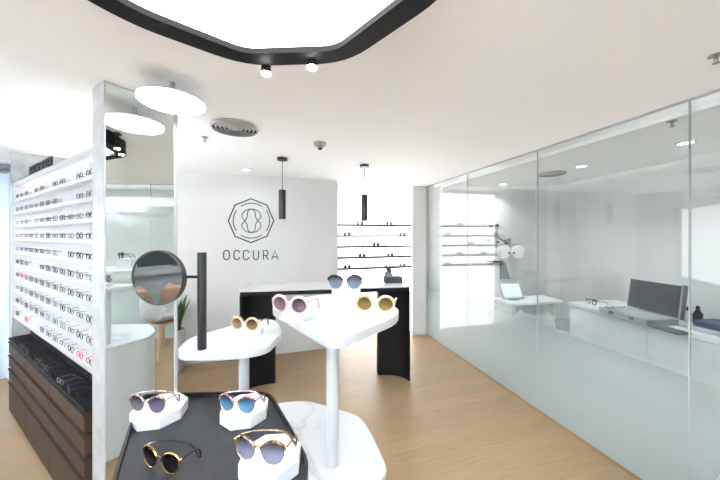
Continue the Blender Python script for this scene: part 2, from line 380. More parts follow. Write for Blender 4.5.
def spotlamp(px, py, label):
    x, y = P(px, py, -.67)
    t = thing('ceiling_spotlight', label, 'spotlight', (x, y, 2.262))
    b = B(); lathe(b, [(0, .0), (.019, 0), (.019, .045), (.012, .05), (0, .05)], 20); obj('housing', b, M['black'], t, smooth=True)
    b = B(); lathe(b, [(0, -.006), (.017, -.006), (.018, 0), (0, 0)], 20); obj('lens', b, M['lens_e'], t)
    b = B(); tube(b, [(0, 0, .045), (0, -.0, .10)], .007); box(b, -.02, .02, -.02, .02, .10, .117); obj('bracket', b, M['black'], t)
    spot('spot_beam', (x, y, 2.25), (x + .02 + (.1 if px > 290 else -.15), y + .05, 1.1), .8, 80, .6, .02)
spotlamp(266, 71, 'left small black spotlight at the rim of the octagonal lamp')
spotlamp(312, 65, 'right small black spotlight with a starburst glare at the octagonal lamp')

def disc_lamp(x, y, label):
    t = thing('disc_ceiling_lamp', label, 'ceiling lamp', (x, y, 2.27))
    b = B(); lathe(b, [(0, 0), (.145, 0), (.15, .004), (.15, .012), (0, .012)], 48); obj('diffuser', b, M['lamp'], t)
    b = B(); lathe(b, [(0, .012), (.148, .012), (.148, .02), (.05, .026), (0, .026)], 48); obj('back_plate', b, M['white'], t, smooth=True)
    b = B(); cyl(b, .012, .026, .11); obj('canopy', b, M['white'], t, smooth=True)
disc_lamp(DISC[0], DISC[1], 'round white glowing disc lamp beside the tall mirror')
def downlight(x, y, z, label, grp):
    t = thing('recessed_downlight', label, 'downlight', (x, y, z), group=grp)
    b = B(); prism(b, [(.055 * math.cos(a * PI / 12), .055 * math.sin(a * PI / 12)) for a in range(24)], -.006, 0, [(.045 * math.cos(a * PI / 12), .045 * math.sin(a * PI / 12)) for a in range(24)]); obj('trim_ring', b, M['white'], t)
    b = B(); cyl(b, .0448, -.003, 0, 24); obj('lens', b, M['lamp'], t)
x, y = DOWN[0]; downlight(x, y, CEIL, 'small round downlight in the ceiling in front of the shop name', 'shop downlights')
exl = ['farthest small round downlight in the exam room ceiling', 'middle small round downlight in the exam room ceiling', 'small round downlight nearest the viewer in the exam room ceiling', 'exam room downlight beyond the right edge of the view']
for (x, y), l in zip(EX, exl): downlight(x, y, EC, l, 'exam room downlights')
for (x, y), l in zip(DOWN[3:8], ['rear left', 'rear middle', 'rear right', 'far left', 'curtain side']): downlight(x, y, CEIL, 'added small round shop downlight outside the photo, ' + l + ' one of the ceiling', 'shop downlights')  # fixtures for added lights out of view; the other added ones have none

for (x, y, p_), l in zip(UPL, ['behind the viewer', 'at the left wall, outside the photo']):  # bowls and cables made up to carry the added ceiling uplights
    t = thing('added_hanging_uplighter', 'added round white hanging uplighter lamp ' + l, 'lamp', (x, y, 2.06))
    b = B(); lathe(b, [(0, 0), (.52, 0), (.54, .01), (.54, .05), (.525, .05), (.52, .012), (0, .012)], 48); obj('bowl', b, M['white'], t, smooth=True)
    for k in range(3):
        b = B(); tube(b, [(.5 * math.cos(k * 2.094), .5 * math.sin(k * 2.094), .05), (.0, 0, .31)], .002, 5); obj('cable', b, M['steel'], t)
# vent, detector, sprinklers
def vent(x, y, z, r, label):
    t = thing('round_ceiling_vent', label, 'air vent', (x, y, z))
    b = B(); cyl(b, r * .93, -.006, -.001, 40); obj('core', b, M['groove'], t)
    for k in range(6):
        rr = r * (1 - k * .165)
        b = B(); lathe(b, [(rr, -.006), (rr - r * .055, -.02), (rr - r * .105, -.022), (rr - r * .10, -.018), (rr - .004, -.004), (rr, -.006)] if k < 5 else [(0, -.02), (rr, -.018), (rr, -.01), (0, -.01)], 40)
        obj('ring', b, M['white'], t, smooth=True)
x, y = P(235, 127, -.78); vent(x, y, CEIL, .165, 'round white louvred air vent in the shop ceiling above the shop name')
x, y = P(552, 173, -.70); vent(x, y, EC, .14, 'round air vent in the exam room ceiling behind the glass')
def sprinkler(px, py, z, label):
    x, y = P(px, py, -(z - H))
    t = thing('fire_sprinkler', label, 'sprinkler', (x, y, z)); t.scale = (.75, .75, .75)
    b = B(); lathe(b, [(0, -.004), (.035, -.004), (.032, 0), (0, 0)], 24); obj('escutcheon', b, M['steel'], t)
    b = B(); tube(b, [(0, 0, -.004), (0, 0, -.02)], .009); tube(b, [(0, 0, -.02), (.012, 0, -.03), (0, 0, -.045)], .003, 6); tube(b, [(0, 0, -.02), (-.012, 0, -.03), (0, 0, -.045)], .003, 6); lathe(b, [(0, -.048), (.016, -.048), (.016, -.045), (0, -.045)], 16)
    obj('head', b, M['steel'], t)
sprinkler(205, 137, CEIL, 'steel fire sprinkler in the ceiling beside the round vent')
sprinkler(383, 178, CEIL, 'steel fire sprinkler in the ceiling in front of the lit niche')
sprinkler(716, 55, CEIL, 'steel fire sprinkler at the upper right edge, outside the glass wall')
sprinkler(672, 121, EC, 'steel fire sprinkler in the exam room ceiling behind the glass')
x, y = P(320, 143, -.78)
t = thing('smoke_detector', 'white smoke detector with a black tip on the ceiling', 'smoke detector', (x, y, CEIL))
b = B(); lathe(b, [(0, 0), (.055, 0), (.052, -.02), (.036, -.03), (0, -.03)][::-1], 32); obj('base', b, M['white'], t, smooth=True)
b = B(); lathe(b, [(0, -.03), (.03, -.03), (.022, -.045), (0, -.045)][::-1], 24); obj('sensor_cage', b, M['steel'], t, smooth=True)
b = B(); cyl(b, .016, -.056, -.045, 20); obj('tip', b, M['black'], t)

# pendants
def pendant(px, py, y0, y1, label):
    x, y = P(px, py, -.78); k = y / F; zt = H + (HY - y0) * k; zb = H + (HY - y1) * k
    t = thing('pendant_lamp', label, 'pendant lamp', (x, y, zb), group='black cylinder pendants')
    b = B(); lathe(b, [(.026, .004), (.034, 0), (.036, .0), (.036, zt - zb), (.006, zt - zb + .004), (0, zt - zb + .004)], 32); lathe(b, [(0, .006), (.03, .006), (.03, .0), (.034, 0)], 32); obj('shade', b, M['black'], t, smooth=True)
    b = B(); tube(b, [(0, 0, zt - zb), (0, 0, CEIL - zb - .02)], .0035, 6); obj('cord', b, M['black'], t)
    b = B(); lathe(b, [(0, CEIL - zb - .025), (.05, CEIL - zb - .025), (.05, CEIL - zb), (0, CEIL - zb)], 32); obj('canopy', b, M['black'], t, smooth=True)
    b = B(); cyl(b, .025, .007, .012, 20); obj('bulb', b, M['lamp'], t)
    spot('pendant_beam', (x, y, zb - .01), (x, y, 0), 1.6, 95, .7, .03)
pendant(282.3, 158, 190, 219, 'black cylinder pendant lamp to the right of the shop name')
pendant(364.3, 165, 194.5, 221, 'black cylinder pendant lamp in front of the lit shelf niche')

# ------------------------------------------------------------------ shop name on the wall
mtW, LW, anW = frame2(BW0, BW1); inv = mtW.inverted()
def wp(px, py):                                  # photo reading -> (u along wall, z)
    k = (px - 360) / F; dx = BW1[0] - BW0[0]; dy = BW1[1] - BW0[1]
    s = (k * BW0[1] - BW0[0]) / (dx - k * dy); Y = BW0[1] + dy * s
    return (s * LW, H - (py - HY) * Y / F)
def ribbon(bm, pts, wd, th=.006, closed=False):   # flat raised stroke in the wall's plane (u, z)
    n = len(pts); L_ = []; R_ = []
    for i, p in enumerate(pts):
        if closed: t0 = Vector(pts[(i + 1) % n]) - Vector(pts[i - 1])
        else: t0 = Vector(pts[min(i + 1, n - 1)]) - Vector(pts[max(i - 1, 0)])
        t0.normalize(); q = Vector((-t0.y, t0.x)) * wd / 2
        for arr, s in ((L_, 1), (R_, -1)):
            arr.append([bm.verts.new(mtW @ Vector((p[0] + s * q.x, yy, p[1] + s * q.y))) for yy in (-.0005, -th)])
    for i in range(n if closed else n - 1):
        j = (i + 1) % n; a, c = L_[i], L_[j]; d, e = R_[i], R_[j]
        bm.faces.new((a[1], c[1], e[1], d[1])); bm.faces.new((a[0], c[0], e[0], d[0])); bm.faces.new((a[0], a[1], c[1], c[0])); bm.faces.new((d[0], d[1], e[1], e[0]))
    if not closed:
        for k in (0, -1): a, d = L_[k], R_[k]; bm.faces.new((a[0], a[1], d[1], d[0]))
LS = 1 / 5.333
def lp(x, y): return wp(170 + x * LS, 180 + y * LS)
def cat(pts, k=6):
    out = []
    for i in range(len(pts) - 1):
        p0 = Vector(pts[max(i - 1, 0)]); p1 = Vector(pts[i]); p2 = Vector(pts[i + 1]); p3 = Vector(pts[min(i + 2, len(pts) - 1)])
        for j in range(k):
            t = j / k; out.append(tuple(.5 * ((2 * p1) + (-p0 + p2) * t + (2 * p0 - 5 * p1 + 4 * p2 - p3) * t * t + (-p0 + 3 * p1 - 3 * p2 + p3) * t ** 3)))
    out.append(tuple(pts[-1])); return out
t = thing('wall_emblem', 'black outlined octagon emblem with a figure eight on the white back wall', 'emblem', (0, 0, 0))
b = B(); ribbon(b, [lp(432 + 121 * math.cos(a * PI / 4), 217 + 117 * math.sin(a * PI / 4)) for a in range(8)], .016, closed=True); obj('octagon_outline', b, M['black'], t)
b = B()
for q in range(4):
    c0 = q * PI / 2 + PI / 2
    ribbon(b, [lp(434 + 97 * math.cos(c0 + a * .62 / 8), 217 + 93 * math.sin(c0 + a * .62 / 8)) for a in range(-8, 9)], .011)
obj('inner_circle', b, M['black'], t)
b = B()
for s in (1, -1):
    A = [(434, 155), (460, 160), (480, 178), (484, 198), (468, 217), (456, 238), (455, 258), (448, 273), (434, 281)]
    D = [(434, 155), (448, 162), (455, 176), (456, 196), (468, 217), (484, 236), (480, 258), (460, 275), (434, 281)]
    for Q in (A, D): ribbon(b, [lp(434 + s * (x - 434), y) for x, y in cat(Q)], .010)
obj('figure_eight', b, M['black'], t)
def letter(ch):
    def arc(cx, cy, rx, ry, a0, a1, n=8): return [(cx + rx * math.cos(a0 + (a1 - a0) * i / n), cy + ry * math.sin(a0 + (a1 - a0) * i / n)) for i in range(n + 1)]
    if ch == 'O': return [(arc(.5, .7, .5, .3, 0, PI) + arc(.5, .3, .5, .3, PI, 2 * PI), True)]
    if ch == 'C': return [(arc(.5, .7, .5, .3, .1, PI) + arc(.5, .3, .5, .3, PI, 2 * PI - .1), False)]
    if ch == 'U': return [([(0, 1)] + arc(.5, .32, .5, .32, PI, 2 * PI) + [(1, 1)], False)]
    if ch == 'R': return [([(0, 0), (0, 1), (.5, 1)] + arc(.55, .73, .4, .27, PI / 2, -PI / 2) + [(0, .46)], False), ([(.55, .46), (.95, 0)], False)]
    if ch == 'A': return [([(-.08, 0), (.5, 1), (1.08, 0)], False), ([(.12, .3), (.88, .3)], False)]
t = thing('shop_name_lettering', 'black raised letters spelling OCCURA on the white back wall', 'lettering', (0, 0, 0))
for ch, (x0, x1) in zip('OCCURA', [(120, 177), (213, 270), (297, 353), (387, 440), (478, 528), (556, 612)]):
    b = B()
    for pts, cl in letter(ch):
        ribbon(b, [wp(210 + (x0 + 3 + u * (x1 - x0 - 6)) / 9, 240 + (177 - v * 84) / 9) for u, v in pts], .013, closed=cl)
    obj('letter', b, M['black'], t)

# ------------------------------------------------------------------ niche with shelves
wa, wb = (-.345, 4.22), (.845, 4.60)
mtN, LN, anN = frame2(N0, N1)
b = B(); box(b, .045, LN - .03, -.033, -.003, .02, CEIL - .07, mtN)
relmt(tag(obj('backlit_panel', b, M['niche']), 'tall glowing white panel at the back of the shelf niche', 'light panel'), mtN)
mtS, LS2, anS = frame2((-.335, 4.25), (.835, 4.62))
shz = [1.764, 1.60, 1.437, 1.274, 1.11]
words = ['topmost', 'second from top', 'middle', 'fourth from top', 'lowest']
for z, wd in zip(shz, words):
    b = B(); box(b, .012, LS2 - .012, 0, .14, z - .03, z, mtS)
    relmt(tag(obj('wall_shelf', b, M['shelf']), '%s thin grey shelf across the lit niche' % wd, 'shelf', 'niche shelves'), mtS)

# ------------------------------------------------------------------ spectacles
def outline(kind, cx, cz, r, n=28):
    pts = []
    for k in range(n):
        a = 2 * PI * k / n; c, s = math.cos(a), math.sin(a); rx, rz = r, r * .93
        if kind == 'cat': rz = r * (.88 if s > 0 else 1.02); rx = r * (1.04 if s > 0 else .96)
        if kind == 'box': rx = r * 1.05; rz = r * .72; e = .75; c = math.copysign(abs(c) ** e, c); s = math.copysign(abs(s) ** e, s)
        x = cx + rx * c; z = cz + rz * s
        if kind == 'cat' and s > 0: z += .12 * r * (c * (1 if cx > 0 else -1)); 
        pts.append((x, z))
    return pts
def sunglasses(label, loc, rotz, s, fm, tm, lm, kind='round', thick=.0026, brow=None, tilt=0, folded=False, cat_='sunglasses', tl=.10):
    t = thing('sunglasses', label, cat_, loc, rotz); t.scale = (s, s, s)
    r = .0262; dx = .0345; cz = .0275
    b = B()
    for sg in (-1, 1):
        o = outline(kind, sg * dx, cz, r)
        rad = [thick * (1.5 if (z - cz) > .2 * r else (.65 if brow else 1)) for x, z in o]
        tube(b, [(x, .35 * abs(x) ** 1.5, z) for x, z in o], rad if not brow else [thick * .55] * len(o), 7, closed=True)
        tube(b, [(sg * (dx + r * .98), .005, cz + .4 * r), (sg * .065, .010, cz + .47 * r)], thick * (1 if not brow else .8), 6)
    tube(b, [(-dx + r * .93, .001, cz + .12 * r), (-.004, 0, cz + .32 * r), (.004, 0, cz + .32 * r), (dx - r * .93, .001, cz + .12 * r)], thick * .7, 7)
    obj('front_frame', b, fm, t, smooth=True)
    if brow:
        for sg in (-1, 1):
            o = [p for p in outline(kind, sg * dx, cz, r + .001, 40) if p[1] > cz + .1 * r]
            o.sort(key=lambda p: p[0])
            b = B(); tube(b, [(x, .35 * abs(x) ** 1.5 - .001, z) for x, z in o], thick * 1.6, 7); obj('brow_bar', b, brow, t, smooth=True, label='mottled acetate brow bar')
    for sg in (-1, 1):
        o = outline(kind, sg * dx, cz, r * .98)
        b = B(); cc = b.verts.new((sg * dx, .35 * dx ** 1.5 - .0022, cz)); cb = b.verts.new((sg * dx, .35 * dx ** 1.5 - .0006, cz))
        mid = [b.verts.new((sg * dx + (x - sg * dx) * .55, .35 * abs(x) ** 1.5 - .0017, cz + (z - cz) * .55)) for x, z in o]
        v = [b.verts.new((x, .35 * abs(x) ** 1.5 - .0003, z)) for x, z in o]; n = len(o)
        v2 = [b.verts.new((x, .35 * abs(x) ** 1.5 + .0010, z)) for x, z in o]
        for k in range(n):
            j = (k + 1) % n
            b.faces.new((cc, mid[k], mid[j])); b.faces.new((mid[k], v[k], v[j], mid[j])); b.faces.new((v[k], v2[k], v2[j], v[j])); b.faces.new((cb, v2[j], v2[k]))
        obj('lens', b, lm, t, smooth=True)
    for sg in (-1, 1):
        b = B(); x0 = sg * .0655; z0 = cz + .47 * r
        if folded:
            if sg < 0: pp = [(x0, .008, z0), (-.048, .026, z0 + .004), (-.005, .046, z0 + .003), (.040, .056, z0 - .004), (.066, .056, .008)]
            else: pp = [(x0, .008, z0), (x0 * 1.03, .028, z0), (x0 * 1.02, .048, z0 - .004), (x0 * .99, .060, z0 - .016), (x0 * .95, .064, .004)]
            tube(b, cat(pp, 5), [thick * .95] * 11 + [thick * 1.3] * 10, 6); obj('temple', b, tm, t, smooth=True); continue
        tube(b, cat([(x0, .008, z0), (x0 * 1.02, .03, z0 + .001), (x0 * 1.0, tl * .55, z0 - .001), (x0 * .96, tl * .8, z0 - .008), (x0 * .86, tl, .004)], 5), [thick * .75] * 11 + [thick * 1.0] * 10, 6)
        obj('temple', b, tm, t, smooth=True)
    return t

def prism2(b, o, y0, y1):
    a = [b.verts.new((x, y0, z)) for x, z in o]; c = [b.verts.new((x, y1, z)) for x, z in o]; n = len(o)
    b.faces.new(a); b.faces.new(c[::-1])
    for i in range(n): b.faces.new((a[i], a[(i + 1) % n], c[(i + 1) % n], c[i]))
def small_specs_mesh(name, kind, fm, fill=False):
    b = B(); r = .023; dx = .031; cz = .021; th = .0022
    for sg in (-1, 1):
        o = outline(kind, sg * dx, cz, r, 12); tube(b, [(x, 0, z) for x, z in o], th * (1.6 if fill else 1), 4, closed=True)
        if fill: prism2(b, o, -.001, .001)
        tube(b, [(sg * (dx + r), 0, cz + .3 * r), (sg * .058, .01, cz + .4 * r), (sg * .056, .085, cz + .3 * r), (sg * .05, .11, .002)], th * .8, 4)
    tube(b, [(-dx + r, 0, cz + .3 * r), (dx - r, 0, cz + .3 * r)], th * .8, 4)
    bmesh.ops.recalc_face_normals(b, faces=b.faces)
    me = bpy.data.meshes.new(name); b.to_mesh(me); b.free(); me.materials.append(fm); return me
cols = [('black', M['bacet']), ('dark brown', mat('brown_acetate', (70, 48, 38), .3)), ('grey', M['clear']), ('red', mat('red_acetate', (190, 40, 46), .3)),
        ('navy blue', mat('navy_acetate', (44, 50, 84), .3)), ('pale pink', M['ptort']), ('tortoiseshell', M['tort'])]
smallm = {}
for cn, m_ in cols:
    for kd in ('round', 'box'): smallm[(cn, kd)] = small_specs_mesh('spectacles', kd, m_)
smallm[('black', 'fill')] = small_specs_mesh('spectacles', 'round', M['bacet'], True); smallm[('grey', 'fill')] = small_specs_mesh('spectacles', 'round', M['grey'], True)
shape_word = {'round': 'round', 'box': 'rectangular'}
def small(cn, kd, loc, rotz, label, group, s=1):
    o = bpy.data.objects.new('spectacles', smallm[(cn, kd)]); C.objects.link(o); o.location = loc; o.rotation_euler = (0, 0, rotz); o.scale = (s, s, s)
    o['label'] = label; o['category'] = 'spectacles'; o['group'] = group
nic = [(0, 360, 'left'), (0, 389, 'right'), (1, 347, 'left'), (1, 402, 'right'), (2, 376, 'centre'), (3, 362, 'left'), (3, 390, 'right'), (4, 347.5, 'left'), (4, 402, 'right')]
for r_, px, side in nic:
    k = (px - 360) / F; a = (-.335, 4.31); c = (.835, 4.68); s_ = (k * a[1] - a[0]) / ((c[0] - a[0]) - k * (c[1] - a[1]))
    q = lerp(a, c, s_)
    cn = {0: 'grey', 1: 'grey', 2: 'black', 3: 'black', 4: 'grey'}[r_] if not (r_ == 4 and side == 'left') else 'black'
    small(cn, 'fill', (q[0], q[1] - .04, shz[r_] + .001), anS, '%s spectacles on the %s%s shelf of the lit niche' % (cn, words[r_], '' if side == 'centre' else ', ' + side + ' one'), 'spectacles in the niche', 1.0)

# ------------------------------------------------------------------ display wall at the left
m0 = (-1.288, 1.459); md = Vector((.574, .819)).normalized(); dd = Vector((-.846, .533)).normalized()
def DW(t, u=0): return (m0[0] + dd.x * t + md.x * u, m0[1] + dd.y * t + md.y * u)
T0, T1 = .168, 2.20
top = H + .44; bot = H - .72
t = thing('spectacle_display_wall', 'tall backlit white display wall of small compartments filled with spectacles', 'display unit', (0, 0, 0))
def dbox(bm, t0, t1, u0, u1, z0, z1):
    v = [bm.verts.new((*DW(*p), z)) for z in (z0, z1) for p in ((t0, u0), (t1, u0), (t1, u1), (t0, u1))]
    for f in ((0, 1, 2, 3), (7, 6, 5, 4), (0, 4, 5, 1), (1, 5, 6, 2), (2, 6, 7, 3), (3, 7, 4, 0)): bm.faces.new([v[i] for i in f])
# u<0 is towards the viewer's side of the face
FR = 0.0; BK = .10
b = B(); dbox(b, T0, T1, BK - .012, BK, bot, top); obj('back_panel', b, M['disp'], t)
b = B(); dbox(b, T0, T1, FR, BK + .012, top, top + .03); obj('top_rail', b, M['acry'], t)
NR, NC = 10, 12
rp = (top - bot) / NR; cp = (T1 - .02 - T0) / NC
for r_ in range(NR):
    b = B(); dbox(b, T0, T1 - .02, FR, BK - .012, bot + r_ * rp - .024, bot + r_ * rp); obj('display_shelf', b, M['acry'], t)
for c_ in range(1, NC):
    b = B()
    for r_ in range(NR): dbox(b, T0 + c_ * cp - .0015, T0 + c_ * cp + .0015, .03, BK - .012, bot + r_ * rp, bot + (r_ + 1) * rp - .024)
    obj('divider', b, M['acry'], t)
b = B(); dbox(b, T1 - .02, T1 + .02, FR - .01, BK + .02, .03, top + .03); obj('end_panel', b, M['acry'], t)
an_d = math.atan2(-dd.y, -dd.x)
rown = ['top', 'second', 'third', 'fourth', 'fifth', 'sixth', 'seventh', 'eighth', 'ninth', 'bottom']
coln = ['first', 'second', 'third', 'fourth', 'fifth', 'sixth', 'seventh', 'eighth', 'ninth', 'tenth', 'eleventh', 'twelfth']
empty_c = {(0, 2), (1, 2), (1, 3), (0, 5), (9, 7), (9, 8), (4, 3), (5, 7), (2, 8), (9, 10), (5, 8), (0, 8)}
for r_ in range(NR):
    for c_ in range(NC):
        if (r_, c_) in empty_c: continue
        z = bot + (NR - 1 - r_) * rp + .0005
        q = DW(T0 + (c_ + .5) * cp, .012)
        cn = random.choices([c[0] for c in cols], [10, 3, 3, .12, 1.6, 1 if r_ > 4 else .3, 2])[0]
        if (r_, c_) in ((9, 1), (9, 9), (6, 10)): cn = 'red'
        kd = random.choice(('round', 'box'))
        small(cn, kd, (q[0], q[1], z), an_d, '%s %s spectacles, %s row, %s from the mirror, on the lit wall' % (cn, shape_word[kd], rown[r_], coln[c_]), 'spectacles on the lit wall', .92)

# drawer cabinet under the display
t = thing('drawer_cabinet', 'long low dark brown drawer cabinet under the lit display wall', 'cabinet', (0, 0, 0))
ct = H - .92
b = B(); dbox(b, T0, T1 - .022, .012, BK + .0, .0, ct - .012); obj('body', b, M['brownd'], t)
b = B(); dbox(b, T0, T1 - .022, -.03, BK, ct - .012, ct); obj('cabinet_top', b, M['brownd'], t)
b = B(); dbox(b, T0, T1 - .022, BK + .001, BK + .012, ct, bot - .02); obj('back_panel', b, M['brownd'], t)
levels = [(ct - .03, ct - .13), (ct - .15, ct - .25), (ct - .27, ct - .37), (ct - .39, .04)]
cw = [T0 + .005, .85, 1.53, T1 - .03]
for i in range(3):
    for z1, z0 in levels:
        b = B(); dbox(b, cw[i] + .003, cw[i + 1] - .003, -.028, .011, z0, z1)
        d = obj('drawer', b, M['brown'], t, bevel=.002)
        b = B(); dbox(b, cw[i] + .003, cw[i + 1] - .003, -.034, -.0285, z1 - .008, z1 + .001); obj('pull_rail', b, M['groove'], d)
lab = []
for k in range(11):
    tt = T0 + .14 + k * .172; q = DW(tt, -.02)
    cn = ['black', 'navy blue', 'dark brown'][k % 3] if k != 2 else 'grey'
    small(cn, 'round', (q[0], q[1], ct + .0005), an_d + random.uniform(-.2, .2), '%s spectacles lying on the brown cabinet top, %s from the mirror end' % (cn, coln[k]), 'spectacles on the cabinet', .8)

# sign on top of the display
q0 = DW(1.95, .05); 
t = thing('display_sign', 'small black standing sign reading BEST LOOKER on top of the display wall', 'sign', (*DW(1.5, .055), top + .03), an_d)
b = B(); box(b, -.44, .44, -.05, .05, 0, .012); obj('base_plate', b, M['black'], t)
cu = bpy.data.curves.new('sign_text', 'FONT'); cu.body = 'BEST LOOKER'; cu.size = .15; cu.extrude = .005; cu.align_x = 'CENTER'
to = bpy.data.objects.new('tmp', cu); C.objects.link(to)
dg = bpy.context.evaluated_depsgraph_get(); me = bpy.data.meshes.new_from_object(to.evaluated_get(dg)); bpy.data.objects.remove(to)
ws = max(v.co.x for v in me.vertices) - min(v.co.x for v in me.vertices)
for v in me.vertices: v.co = Vector((v.co.x * .70 / ws, -v.co.z - .01, v.co.y * .95 + .012))
me.materials.clear(); me.materials.append(M['black'])
o = bpy.data.objects.new('letters', me); C.objects.link(o); o.parent = t

# tall mirror column
ML = .337
t = thing('mirror_column', 'floor-to-ceiling pale marble column with a tall mirror on its right face', 'mirror column', (0, 0, 0))
TH = T0 - .002
def MC(t_, u_): return DW(t_, u_)
b = B(); v = [MC(0.004, 0), MC(TH, 0), MC(TH, ML), MC(.004, ML)]; prism(b, v, 0, CEIL - .001); obj('column_body', b, M['pmarble'], t)
b = B(); prism(b, [MC(0, .006), MC(.004, .006), MC(.004, ML - .016), MC(0, ML - .016)], .02, CEIL - .012); obj('mirror_pane', b, M['mirror'], t)
b = B(); prism(b, [MC(-.006, ML - .016), MC(.004, ML - .016), MC(.004, ML), MC(-.006, ML)], 0, CEIL - .001); obj('edge_trim', b, M['white'], t, label='white upright edge strip beside the mirror')
b = B(); prism(b, [MC(-.002, 0), MC(.004, 0), MC(.004, .006), MC(-.002, .006)], 0, CEIL - .001); obj('edge_trim', b, M['white'], t)

# ------------------------------------------------------------------ marble plinth and its little tables
PD = .80; pz = H - PD
pl = [P(275, 403, PD), P(306, 400.5, PD), P(330, 407, PD), P(360, 416, PD), P(371, 433, PD), P(384, 461, PD), P(387, 470, PD), P(378, 486, PD)]
pl += [(-.08, .62), (-.42, .52), (-.66, .68), (-.72, .95), (-.55, 1.23)]
t = thing('marble_plinth', 'large faceted white marble plinth carrying the small display tables', 'plinth', (0, 0, 0))
b = B(); prism(b, rnd(pl, .05, 4), pz - .02, pz); obj('top_slab', b, M['marble'], t)
b = B(); prism(b, inset(rnd(pl, .05, 4), .004), 0, pz - .02); obj('body', b, M['matt'], t)

def table(label, px, d, th, leg, lr, rr=.05, base_z=pz, name='display_table'):
    t = thing(name, label, 'display table', (0, 0, 0))
    z = H - d; b = B(); prism(b, rnd([P(x, y, d) for x, y in px], rr, 6), z - th, z); obj('tabletop', b, M['white'], t, bevel=.002)
    b = B(); cyl(b, lr, base_z, z - th, 28, leg); obj('leg', b, M['white'], t, smooth=True)
    return t
D1 = .28
leg1 = P(332.5, 464, PD)
table('larger white rounded display table on one slim leg, right of the vanity mirror', [(269, 306), (318, 294.5), (367, 294.5), (400, 309), (396, 317), (333, 342)], D1, .028, leg1, .0215, .06)
D2 = .38
leg2 = (-.462, 1.155)
table('lower white rounded display table carrying the round vanity mirror', [(174, 353), (188, 338), (252, 320), (275, 319), (283, 331), (268, 347), (238, 352)], D2, .026, leg2, .0195, .05)
# tray
D3 = .50; tz = H - D3
tp = [(-.585, .60), (-.68, .80), (-.66, .90), P(178, 394, D3), P(272, 394.5, D3), P(291, 431, D3), P(309, 466, D3), (-.10, .56), (-.16, .50), (-.50, .50)]
tp = [P(140, 397, D3), P(270, 394.5, D3), P(291, 431, D3), P(309, 465, D3), (-.105, .575), (-.17, .50), (-.44, .50), P(115, 474, D3)]
tpo = rnd(tp, .05, 6); tpi = inset(tpo, .006)
t = thing('display_tray_table', 'black rimmed tray on a slim leg holding four pairs of sunglasses', 'display tray', (0, 0, 0))
b = B(); prism(b, inset(tpo, .004), tz - .006, tz); obj('tray_base', b, M['tray'], t)
b = B(); prism(b, tpo, tz - .012, tz + .012, tpi); obj('rim', b, M['black'], t)
b = B(); cyl(b, .0215, pz, tz - .006, 28, (-.40, .74)); obj('leg', b, M['white'], t, smooth=True)

# vanity mirror
vx, vy = P(202, 349, D2); tz2 = H - D2
t = thing('vanity_mirror', 'round black-rimmed vanity mirror on a black post on the lower white table', 'mirror', (vx, vy, tz2))
b = B(); cyl(b, .0142, 0, H - .058 - tz2, 24); obj('post', b, M['pole'], t, smooth=True)
mz = H - (277 - HY) * vy / F - tz2
mcx = (160 - 202) * vy / F + .006
b = B(); tube(b, [(-.005, 0, mz), (mcx + .078, .006, mz)], .005, 10); obj('arm', b, M['pole'], t, smooth=True)
yaw = -.08
mr = Matrix.Translation((mcx, -.004, mz)) @ Matrix.Rotation(yaw, 4, 'Z') @ Matrix.Rotation(PI / 2 + .036, 4, 'X')
b = B(); lathe(b, [(.086, .017), (.088, .018), (.0905, .016), (.0905, -.001), (.087, -.004), (0, -.004), ], 56); lathe(b, [(.086, .017), (.086, .012), (0, .012)], 56)
for v in b.verts: v.co = mr @ v.co
obj('rim', b, M['pole'], t, smooth=True)
b = B(); cyl(b, .0855, .0122, .0145, 56)
for v in b.verts: v.co = mr @ v.co
obj('mirror_glass', b, M['mirror'], t)

# blocks
def block(px, py, d, w_, h_, label, rot_=.2, sides=8, base=None, cen=None):
    c = cen or P(px, py, d - h_)
    t = B(); prism(t, octo(0, 0, w_ / 2 / math.cos(PI / 8), PI / 8) if sides == 8 else [(-w_ / 2, -w_ / 2), (w_ / 2, -w_ / 2), (w_ / 2, w_ / 2), (-w_ / 2, w_ / 2)], 0, h_)
    o = obj('display_block', t, M['matt'], loc=(c[0], c[1], H - d), rotz=rot_, bevel=.0015)
    tag(o, label, 'display block', 'white display blocks'); return c
bh = .030
cB = block(160, 405, D3, .124, bh, 'white octagonal block at the far left corner of the black tray')
cC = block(245, 405, D3, .118, bh, 'white octagonal block at the far right corner of the black tray')
cD = block(271, 453, D3, .122, bh, 'white octagonal block at the near right corner of the black tray', .1)
cE = block(249, 328, D2, .10, .022, 'white block on the lower white table under pink sunglasses', .1)
cF = block(297, 311.5, D1, .10, .022, 'low white block at the left of the larger white table', .15)
zG = P(345, 310, D1)
cG = block(0, 0, D1, .105, .076, 'tall white cube-like block at the back of the larger white table', .12, 4, cen=(zG[0], zG[1] + .05))
def sg(px, py, d, **k): c = P(px, py, d); return (c[0], c[1], H - d + .0005)
R = math.radians
c = P(159, 472, D3)
sunglasses('black-lensed gold cat-eye sunglasses lying directly on the black tray', (c[0], c[1], tz + .002), R(-19), .86, M['gold'], M['bacet'], M['lblack'], 'cat', .0017, None, folded=True)
zB = tz + bh + .001
sunglasses('grey mottled sunglasses with violet lenses on the far left block of the tray', (cB[0] - .012, cB[1] - .035, zB), R(-8), .84, M['gold'], M['wtort'], M['lpurp'], 'cat', .002, M['wtort'], folded=True)
sunglasses('pink mottled sunglasses with blue lenses on the far right block of the tray', (cC[0] - .010, cC[1] - .035, zB), R(-10), .84, M['gold'], M['ptort'], M['lblue'], 'cat', .002, M['ptort'], folded=True)
sunglasses('tortoiseshell sunglasses with lilac mirror lenses on the near right block of the tray', (cD[0] - .018, cD[1] - .028, zB), R(-12), .92, M['gold'], M['tort'], M['llil'], 'cat', .002, M['tort'], folded=True)
